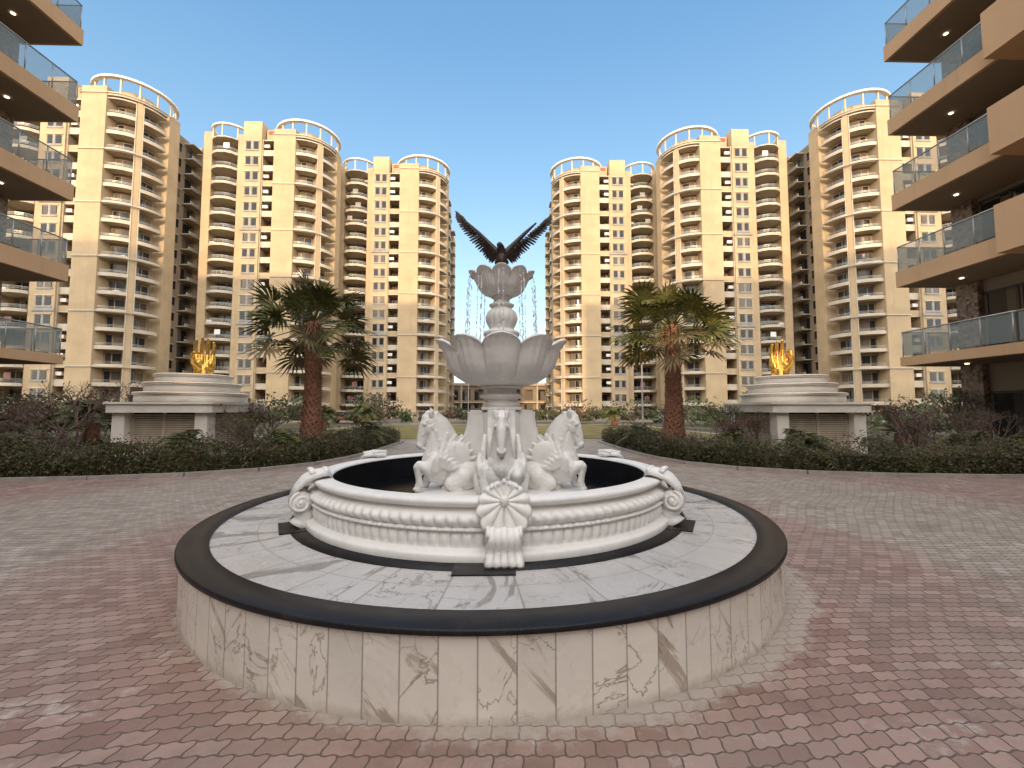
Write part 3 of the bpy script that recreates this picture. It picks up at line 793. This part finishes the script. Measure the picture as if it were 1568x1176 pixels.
# ------------------------------------------------------------------ far apartment towers
def tower(seed, nf=18, wing=True):
    random.seed(seed); b = MB(); fh = 3.05; H = nf * fh; W_, W2, T, G, RL, GR = 'twall', 'twall2', 'ttrim', 'glass', 'rail', 'grey'
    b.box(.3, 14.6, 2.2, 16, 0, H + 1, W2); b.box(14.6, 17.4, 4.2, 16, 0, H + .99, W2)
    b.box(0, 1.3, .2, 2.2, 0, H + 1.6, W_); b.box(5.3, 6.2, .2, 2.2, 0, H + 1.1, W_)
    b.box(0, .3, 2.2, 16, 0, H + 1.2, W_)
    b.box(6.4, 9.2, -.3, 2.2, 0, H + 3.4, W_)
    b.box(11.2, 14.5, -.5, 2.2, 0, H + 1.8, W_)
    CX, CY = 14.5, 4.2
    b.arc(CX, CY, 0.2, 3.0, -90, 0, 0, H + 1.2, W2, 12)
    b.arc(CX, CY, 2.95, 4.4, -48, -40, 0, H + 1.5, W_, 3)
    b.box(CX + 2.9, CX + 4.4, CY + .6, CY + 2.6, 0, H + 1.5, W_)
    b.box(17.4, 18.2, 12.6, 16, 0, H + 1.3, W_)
    for f in range(nf):
        z = f * fh
        pts = [(1.3, 2.2), (1.3, .1), (1.9, -.5), (2.7, -.85), (3.9, -.85), (4.7, -.5), (5.3, .1), (5.3, 2.2)]
        b.prism(pts, z + fh - .2, z + fh, T)
        for p, q in zip(pts[1:-2], pts[2:-1]):
            for hh, th in ((0, .32), (.55, .05), (.75, .05), (.92, .06)):
                zz = z + hh
                b.poly([(p[0], p[1], zz), (q[0], q[1], zz), (q[0], q[1], zz + th), (p[0], p[1], zz + th)], T if hh == 0 else RL)
        b.box(1.6, 3.0, 2.1, 2.25, z + .1, z + 2.35, G); b.box(3.3, 4.9, 2.1, 2.25, z + .1 + .75 * (f % 2), z + 2.35, G)
        b.box(2.27, 2.33, 2.05, 2.1, z + .1, z + 2.35, T); b.box(4.07, 4.13, 2.05, 2.1, z + .1, z + 2.35, T)
        b.box(6.85, 7.55, -.36, -.29, z + .9, z + 2.3, G); b.box(8.05, 8.75, -.36, -.29, z + .9, z + 2.3, G)
        b.box(6.65, 8.95, -.42, -.29, z + 2.45, z + 2.6, T); b.box(6.75, 8.85, -.38, -.29, z + .5, z + .8, GR)
        b.box(7.64, 7.96, -.38, -.29, z + .8, z + 2.45, GR)
        b.box(9.2, 11.2, .1, 2.2, z + fh - .2, z + fh, T); b.box(9.2, 11.2, .1, .2, z, z + .95, T if f % 3 else W_)
        b.box(9.6, 10.8, 2.1, 2.25, z + .1, z + 2.3, G)
        for a0, a1 in ((-90, -49), (-39, 0)):
            rr = 4.5
            b.arc(CX, CY, 2.9, rr, a0, a1, z + fh - .2, z + fh, T, 6)
            b.arc(CX, CY, rr - .1, rr, a0, a1, z, z + .42, T, 6)
            for hh in (.62, .82): b.arc(CX, CY, rr - .06, rr - .02, a0, a1, z + hh, z + hh + .05, RL, 6)
            b.arc(CX, CY, 2.9, 3.04, a0 + 5, a0 + 17, z + .1, z + 2.35, G, 3); b.arc(CX, CY, 2.9, 3.04, a0 + 20, a1 - 4, z + .9, z + 2.3, G, 3)
        b.box(17.35, 17.48, 7.6, 9.2, z + .8, z + 2.3, G); b.box(17.4, 17.55, 7.4, 9.4, z + 2.35, z + 2.5, T)
        b.box(17.4, 18.8, 9.8, 12.4, z + fh - .2, z + fh, T); b.box(18.7, 18.8, 9.8, 12.4, z, z + .5, T); b.box(18.72, 18.76, 9.8, 12.4, z + .85, z + .92, RL)
        b.box(17.35, 17.48, 10.2, 12.0, z + .1, z + 2.3, G)
        if wing and f < nf - 1:
            b.box(17.35, 17.5, 17.0, 18.4, z + .8, z + 2.3, G); b.box(17.4, 18.7, 19.0, 21.6, z + fh - .2, z + fh, T); b.box(18.6, 18.7, 19.0, 21.6, z, z + .55, T)
            b.box(17.35, 17.5, 19.3, 21.2, z + .1, z + 2.3, G); b.box(17.35, 17.5, 24.0, 25.2, z + .8, z + 2.3, G)
        b.box(-.05, .02, 6, 7.5, z + .8, z + 2.3, G); b.box(-.05, .02, 10, 11.8, z + .8, z + 2.3, G)
        if R() < .55:
            if R() < .6: b.box(1.4, 2.2, .25, .6, z + .35, z + .95, 'white')
            else: b.box(4.3, 5.1, 1.6, 2.0, z + 2.0, z + 2.5, 'white')
        if R() < .5: b.box(9.3, 10.1, .25, .6, z + 1.6, z + 2.2, 'white')
        if R() < .3:
            x0 = U(1.9, 3.8); b.poly([(x0, -.4, z + 1.0), (x0 + .9, -.4, z + 1.0), (x0 + .9, -.4, z + 2.0), (x0, -.4, z + 2.0)], random.choice(['cloth', 'white', 'grey']))
        if R() < .35:
            a = radians(U(-85, -60)); b.box(CX + 3.3 * cos(a), CX + 3.3 * cos(a) + .8, CY + 3.6 * sin(a), CY + 3.6 * sin(a) + .35, z + .02, z + .75, 'white')
    for f in (3, 6, 9, 12, 15, nf):
        z = f * fh - .1 if f < nf else H + .6
        b.box(11.1, 14.6, -.62, -.49, z, z + .18, T)
        b.arc(CX, CY, 4.62, 4.78, -90, 0, z, z + .16, T, 12)
        if f in (6, 12): b.box(6.3, 9.3, -.45, -.28, z, z + .5, GR)
    for x in (6.3, 9.25, 11.1): b.box(x - .06, x + .06, -.05, .07, 0, H, T)
    for a in (-49, -39): b.box(CX + 4.45 * cos(radians(a)) - .05, CX + 4.45 * cos(radians(a)) + .05, CY + 4.5 * sin(radians(a)), CY + 4.5 * sin(radians(a)) + .1, 0, H, T)
    b.box(0, 17.4, 2.1, 2.3, H + 1, H + 1.9, T)
    b.arc(CX, CY, 2.8, 4.6, -90, 0, H - .02 + .3, H + .55, T, 12)
    b.arc(CX, CY, 4.3, 4.9, -180, 60, H + 3.4, H + 3.75, 'white', 28)
    for a in range(-175, 60, 26):
        c, s_ = cos(radians(a)), sin(radians(a)); b.box(CX + 4.5 * c - .1, CX + 4.5 * c + .1, CY + 4.5 * s_ - .1, CY + 4.5 * s_ + .1, H + .9, H + 3.4, T)
    b.arc(CX, CY, .2, 2.6, -180, 180, H + 1, H + 2.9, W_, 24)
    b.arc(3.3, 2.2, 2.5, 3.0, -180, 0, H + 2.5, H + 2.78, 'white', 18)
    for a in range(-178, 0, 44): b.box(3.3 + 2.75 * cos(radians(a)) - .1, 3.3 + 2.75 * cos(radians(a)) + .1, 2.2 + 2.75 * sin(radians(a)) - .1, 2.2 + 2.75 * sin(radians(a)) + .1, H + .2, H + 2.5, T)
    b.box(2, 5, 4, 8, H + 1, H + 3, W_); b.box(9.4, 11, .8, 3, H + .5, H + 2.6, W_)
    b.box(9.7, 10.6, .7, .8, H + 1.7, H + 2.3, 'red')
    if wing:
        b.box(8, 17.4, 16, 28, 0, H - 2.0, W2); b.box(17.4, 18.1, 21.9, 23.6, 0, H - 1.4, W_); b.box(17.4, 17.9, 26, 28, 0, H - 1.4, W_)
        b.arc(14, 20, 3.4, 4.0, -90, 90, H + .4, H + .7, 'white', 20)
        for a in range(-80, 90, 32): b.box(14 + 3.7 * cos(radians(a)) - .1, 14 + 3.7 * cos(radians(a)) + .1, 20 + 3.7 * sin(radians(a)) - .1, 20 + 3.7 * sin(radians(a)) + .1, H - 2, H + .4, T)
        b.box(10, 15, 17, 21, H - 2, H + 0.2, W_)
    return b
tws = [tower(100), tower(200)]
tmesh = []
for (ix, y, mi) in ((-10.2, 75, 0), (-27.6, 66, 1), (-48.8, 57.5, 0), (-71.0, 60, 1)):
    for sg in (1, -1):
        xi = ix if sg > 0 else -ix - .6
        if mi >= len(tmesh):
            o = tws[mi].obj('apartment_tower', (xi - 19 * sg, y, 0)); tmesh.append(o.data)
        else: o = place('apartment_tower', tmesh[mi], (xi - 19 * sg, y, 0))
        o.scale = (sg, 1, .80)
b = MB()
b.box(-14, 14, 104, 110, 0, 7.5, 'twall2'); b.box(-14.3, 14.3, 103.4, 110.2, 7.5, 8.1, 'ttrim')
for i in range(9):
    x = -12.5 + i * 3.0; b.box(x, x + 2.1, 103.9, 104.05, .4, 3.0, 'glass'); b.box(x, x + 2.1, 103.9, 104.05, 4.0, 6.6, 'glass')
b.box(-14.2, 14.2, 103.2, 104, 3.3, 3.6, 'ttrim')
for x in (-9.6, -3.6, 2.6, 8.6): b.box(x - .2, x + .2, 103.3, 103.7, 0, 7.5, 'ttrim')
b.obj('gatehouse_building')
b = MB()
b.box(-60, 60, 57.0, 57.2, 0, .5, 'nwall')
for i in range(120): b.box(-60 + i, -60 + i + .06, 57.05, 57.15, .5, 1.5, 'ttrim')
b.box(-60, 60, 57.06, 57.14, 1.45, 1.52, 'ttrim')
b.obj('boundary_fence')

# ------------------------------------------------------------------ near apartment buildings
def near_block(seed):
    random.seed(seed); b = MB(); z1 = 3.3; fh = 3.1; YE = 16.3; YS = -26; YP = 12.5
    b.box(2.3, 14, YS, YE - .25, 0, z1 + 6 * fh + .8, 'nwall')
    b.box(2.05, 2.3, 15.25, 16.0, 0, z1 + 6 * fh, 'mosaic'); b.box(2.05, 2.3, 12.2, 12.9, 0, z1 + 6 * fh, 'mosaic')
    for f in range(-1, 6):
        zb = z1 + f * fh
        if f >= 0:
            th = .34 if f == 0 else .62
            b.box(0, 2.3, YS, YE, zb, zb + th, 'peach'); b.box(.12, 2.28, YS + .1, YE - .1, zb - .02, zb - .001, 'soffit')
            zt = zb + th
            b.box(.05, .07, YP + .05, YE - .08, zt + .06, zt + .92, 'bglass'); b.box(.07, 2.2, YE - .09, YE - .07, zt + .06, zt + .92, 'bglass')
            b.tube([(.06, YP, zt + .96), (.06, YE - .08, zt + .96), (2.25, YE - .08, zt + .96)], .028, 'rail', 8)
            for y in (12.6, 13.5, 14.45, 15.35, YE - .08): b.tube([(.06, y, zt), (.06, y, zt + .95)], .022, 'rail', 6)
            for x in (1.1, 2.15): b.tube([(x, YE - .08, zt), (x, YE - .08, zt + .95)], .022, 'rail', 6)
            if f > 0:
                b.box(-.45, 2.29, 6.6, YP - .02, zb - .04, zb + .75, 'peach'); b.box(-.45, -.27, 6.6, YP - .02, zb + .75, zb + 1.45, 'peach'); b.box(-.27, .9, YP - .2, YP - .02, zb + .75, zb + 1.45, 'peach')
            else:
                for i in range(13):
                    y = YP - .3 - i * .95; b.tube([(.06, y, zt), (.06, y, zt + .95)], .022, 'rail', 6)
                b.tube([(.06, 0, zt + .96), (.06, YP, zt + .96)], .028, 'rail', 8); b.box(.05, .07, 0, YP - .05, zt + .06, zt + .92, 'bglass')
            for y in (14.9, 11.0, 7): b.ell((1.1, y, zb - .05), (.07, .07, .02), 'lamp', None, 12, 6)
        zf = 0 if f < 0 else zb + (.34 if f == 0 else .62)
        b.box(2.2, 2.32, 13.2, 15.1, zf + .05, zf + 2.2, 'glass')
        for y in (13.15, 14.13, 15.08): b.box(2.17, 2.3, y - .04, y + .04, zf, zf + 2.25, 'dark')
        b.box(2.17, 2.3, 13.1, 15.12, zf + 2.2, zf + 2.28, 'dark')
        b.box(2.2, 2.32, 9.2, 11.6, zf + .4, zf + 2.2, 'glass'); b.box(2.18, 2.3, 9.1, 11.7, zf + 2.2, zf + 2.28, 'ttrim'); b.box(2.18, 2.3, 9.1, 11.7, zf + .32, zf + .4, 'ttrim')
        if f >= 0 and f % 2 == 0:
            b.box(1.8, 2.18, 11.75, 12.6, zf + 1.55, zf + 2.15, 'white')
            b.tube([(1.79, 12.1, zf + 1.85), (1.80, 12.1, zf + 1.85)], .22, 'dark', 20)
    b.box(0, 14, YS, YE, z1 + 6 * fh, z1 + 6 * fh + .9, 'peach')
    return b
nb = near_block(5)
o = nb.obj('balcony_apartment_building', (15.5, 0, 0)); place('balcony_apartment_building', o.data, (-16.25, 0, 0), None, 0, (-1, 1, 1))

def rear(x0, x1, yf, H, name):
    b = MB(); b.box(x0, x1, yf - 16, yf, 0, H, 'twall')
    nf = int(H / 3.1)
    for f in range(nf):
        z = f * 3.1; n = max(1, int((x1 - x0) / 4.5)); w = (x1 - x0) / n
        for i in range(n):
            x = x0 + i * w; b.box(x + .6, x + w - .6, yf - .02, yf + .1, z + .5, z + 2.3, 'glass'); b.box(x + .3, x + w - .3, yf, yf + 1.2, z + 2.7, z + 2.95, 'ttrim'); b.box(x + .3, x + w - .3, yf + 1.1, yf + 1.2, z + 2.95, z + 3.6 if z + 3.6 < H else H, 'ttrim')
    b.obj(name)
rear(-110, -7, -80, 53, 'apartment_block'); rear(5, 110, -80, 53, 'apartment_block'); rear(-12, 9.5, -44, 15.5, 'low_shade_block')  # unseen blocks behind camera; low middle one added to shade the fountain

# ------------------------------------------------------------------ small things
def lamp_post(x, y, h):
    b = MB(); b.tube([(0, 0, 0), (0, 0, .4), (0, 0, h)], [.07, .05, .035], 'grey', 8); b.tube([(0, 0, h), (.3, 0, h + .15), (.8, 0, h + .18)], .03, 'grey', 6)
    b.ell((.95, 0, h + .15), (.28, .11, .05), 'grey'); return b.obj('street_lamp', (x, y, 0))
lamp_post(7.9, 24, 5.2); lamp_post(-4.6, 60, 6)
def car(x, y, rot, k):
    b = MB()
    side = [(-2.1, .35), (2.1, .35), (2.15, .75), (1.5, .95), (.8, 1.42), (-.9, 1.45), (-1.6, 1.0), (-2.15, .9)]
    n = len(side); base = len(b.v)
    for w in (-.85, .85):
        for xx, z in side: b.v.append((xx, w * (1 if z < 1 else .85), z))
    b.face([base + i for i in range(n)], k); b.face([base + n + i for i in reversed(range(n))], k)
    for i in range(n):
        j = (i + 1) % n; b.face([base + i, base + n + i, base + n + j, base + j], 'glass' if i in (3, 5) else k)
    for w in (-.83, .83):
        b.poly([(-1.3, w * .99, 1.0), (1.2, w * .99, 1.0), (.75, w * .90, 1.36), (-.85, w * .90, 1.38)], 'glass')
        for xx in (-1.3, 1.3):
            b.tube([(xx, w - .1 * (1 if w > 0 else -1), .33), (xx, w + .05 * (1 if w > 0 else -1), .33)], .33, 'dark', 18)
    return b.obj('parked_car', (x, y, 0), None, rot)
car(-19, 53.5, .1, 'carpaint'); car(21, 54, 0, 'grey')

# ------------------------------------------------------------------ light, sky, camera
EL = radians(12); AZ = radians(183.5)     # low sun behind the camera, slightly left
tosun = Vector((sin(AZ) * cos(EL), cos(AZ) * cos(EL), sin(EL)))
w = bpy.data.worlds.new('World'); scene.world = w; w.use_nodes = True
nt = w.node_tree; N = nt.nodes; Lk = nt.links; bg = N['Background']; out = N['World Output']
sky = N.new('ShaderNodeTexSky')
sky.sky_type = 'NISHITA'; sky.sun_disc = False; sky.sun_elevation = EL; sky.sun_rotation = AZ
sky.air_density = 1.0; sky.dust_density = .6; sky.ozone_density = 1.2
Lk.new(sky.outputs[0], bg.inputs[0]); bg.inputs[1].default_value = .15
# hazy evening sky: clear blue above, paler toward the horizon, broad sun-side glow added to brighten the scene
tc = N.new('ShaderNodeTexCoord'); sp = N.new('ShaderNodeSeparateXYZ'); Lk.new(tc.outputs['Generated'], sp.inputs[0])
rp = N.new('ShaderNodeValToRGB'); Lk.new(sp.outputs[2], rp.inputs[0])
e = rp.color_ramp.elements; e[0].position = 0.0; e[0].color = (.54, .59, .59, 1); e[1].position = .95; e[1].color = (.05, .16, .34, 1)
x_ = e.new(.22); x_.color = (.36, .50, .58, 1); x_ = e.new(.45); x_.color = (.17, .34, .51, 1); x_ = e.new(.66); x_.color = (.085, .24, .45, 1)
bg2 = N.new('ShaderNodeBackground'); Lk.new(rp.outputs[0], bg2.inputs[0]); bg2.inputs[1].default_value = 1.0
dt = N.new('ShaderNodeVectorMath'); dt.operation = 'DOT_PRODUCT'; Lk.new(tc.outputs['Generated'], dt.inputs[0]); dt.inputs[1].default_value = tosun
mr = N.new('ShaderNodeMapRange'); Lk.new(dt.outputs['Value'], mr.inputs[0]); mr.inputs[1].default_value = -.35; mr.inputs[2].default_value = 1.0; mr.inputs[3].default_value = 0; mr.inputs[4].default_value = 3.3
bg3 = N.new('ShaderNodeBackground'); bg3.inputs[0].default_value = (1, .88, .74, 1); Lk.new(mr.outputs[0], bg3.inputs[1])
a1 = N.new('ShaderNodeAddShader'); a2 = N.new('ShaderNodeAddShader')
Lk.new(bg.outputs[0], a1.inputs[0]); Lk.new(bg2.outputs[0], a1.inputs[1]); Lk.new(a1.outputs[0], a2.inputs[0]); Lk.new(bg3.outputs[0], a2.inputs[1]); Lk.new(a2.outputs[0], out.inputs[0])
sd = bpy.data.lights.new('sun', 'SUN'); sd.energy = 3.5; sd.angle = radians(.5); sd.color = (1, .72, .42)
so = bpy.data.objects.new('sun', sd); scene.collection.objects.link(so)
so.rotation_euler = (-tosun).to_track_quat('-Z', 'Y').to_euler()
so.location = tosun * 80
cd = bpy.data.cameras.new('camera'); cd.sensor_width = 36; cd.lens = 36 * 660 / 1568; cd.clip_end = 3000; cd.clip_start = .05
co = bpy.data.objects.new('camera', cd); scene.collection.objects.link(co)
co.location = (0, 0, 1.6); co.rotation_euler = (radians(93.47), 0, radians(-1.4)); scene.camera = co
scene.view_settings.view_transform = 'Standard'; scene.view_settings.look = 'None'; scene.view_settings.exposure = 0
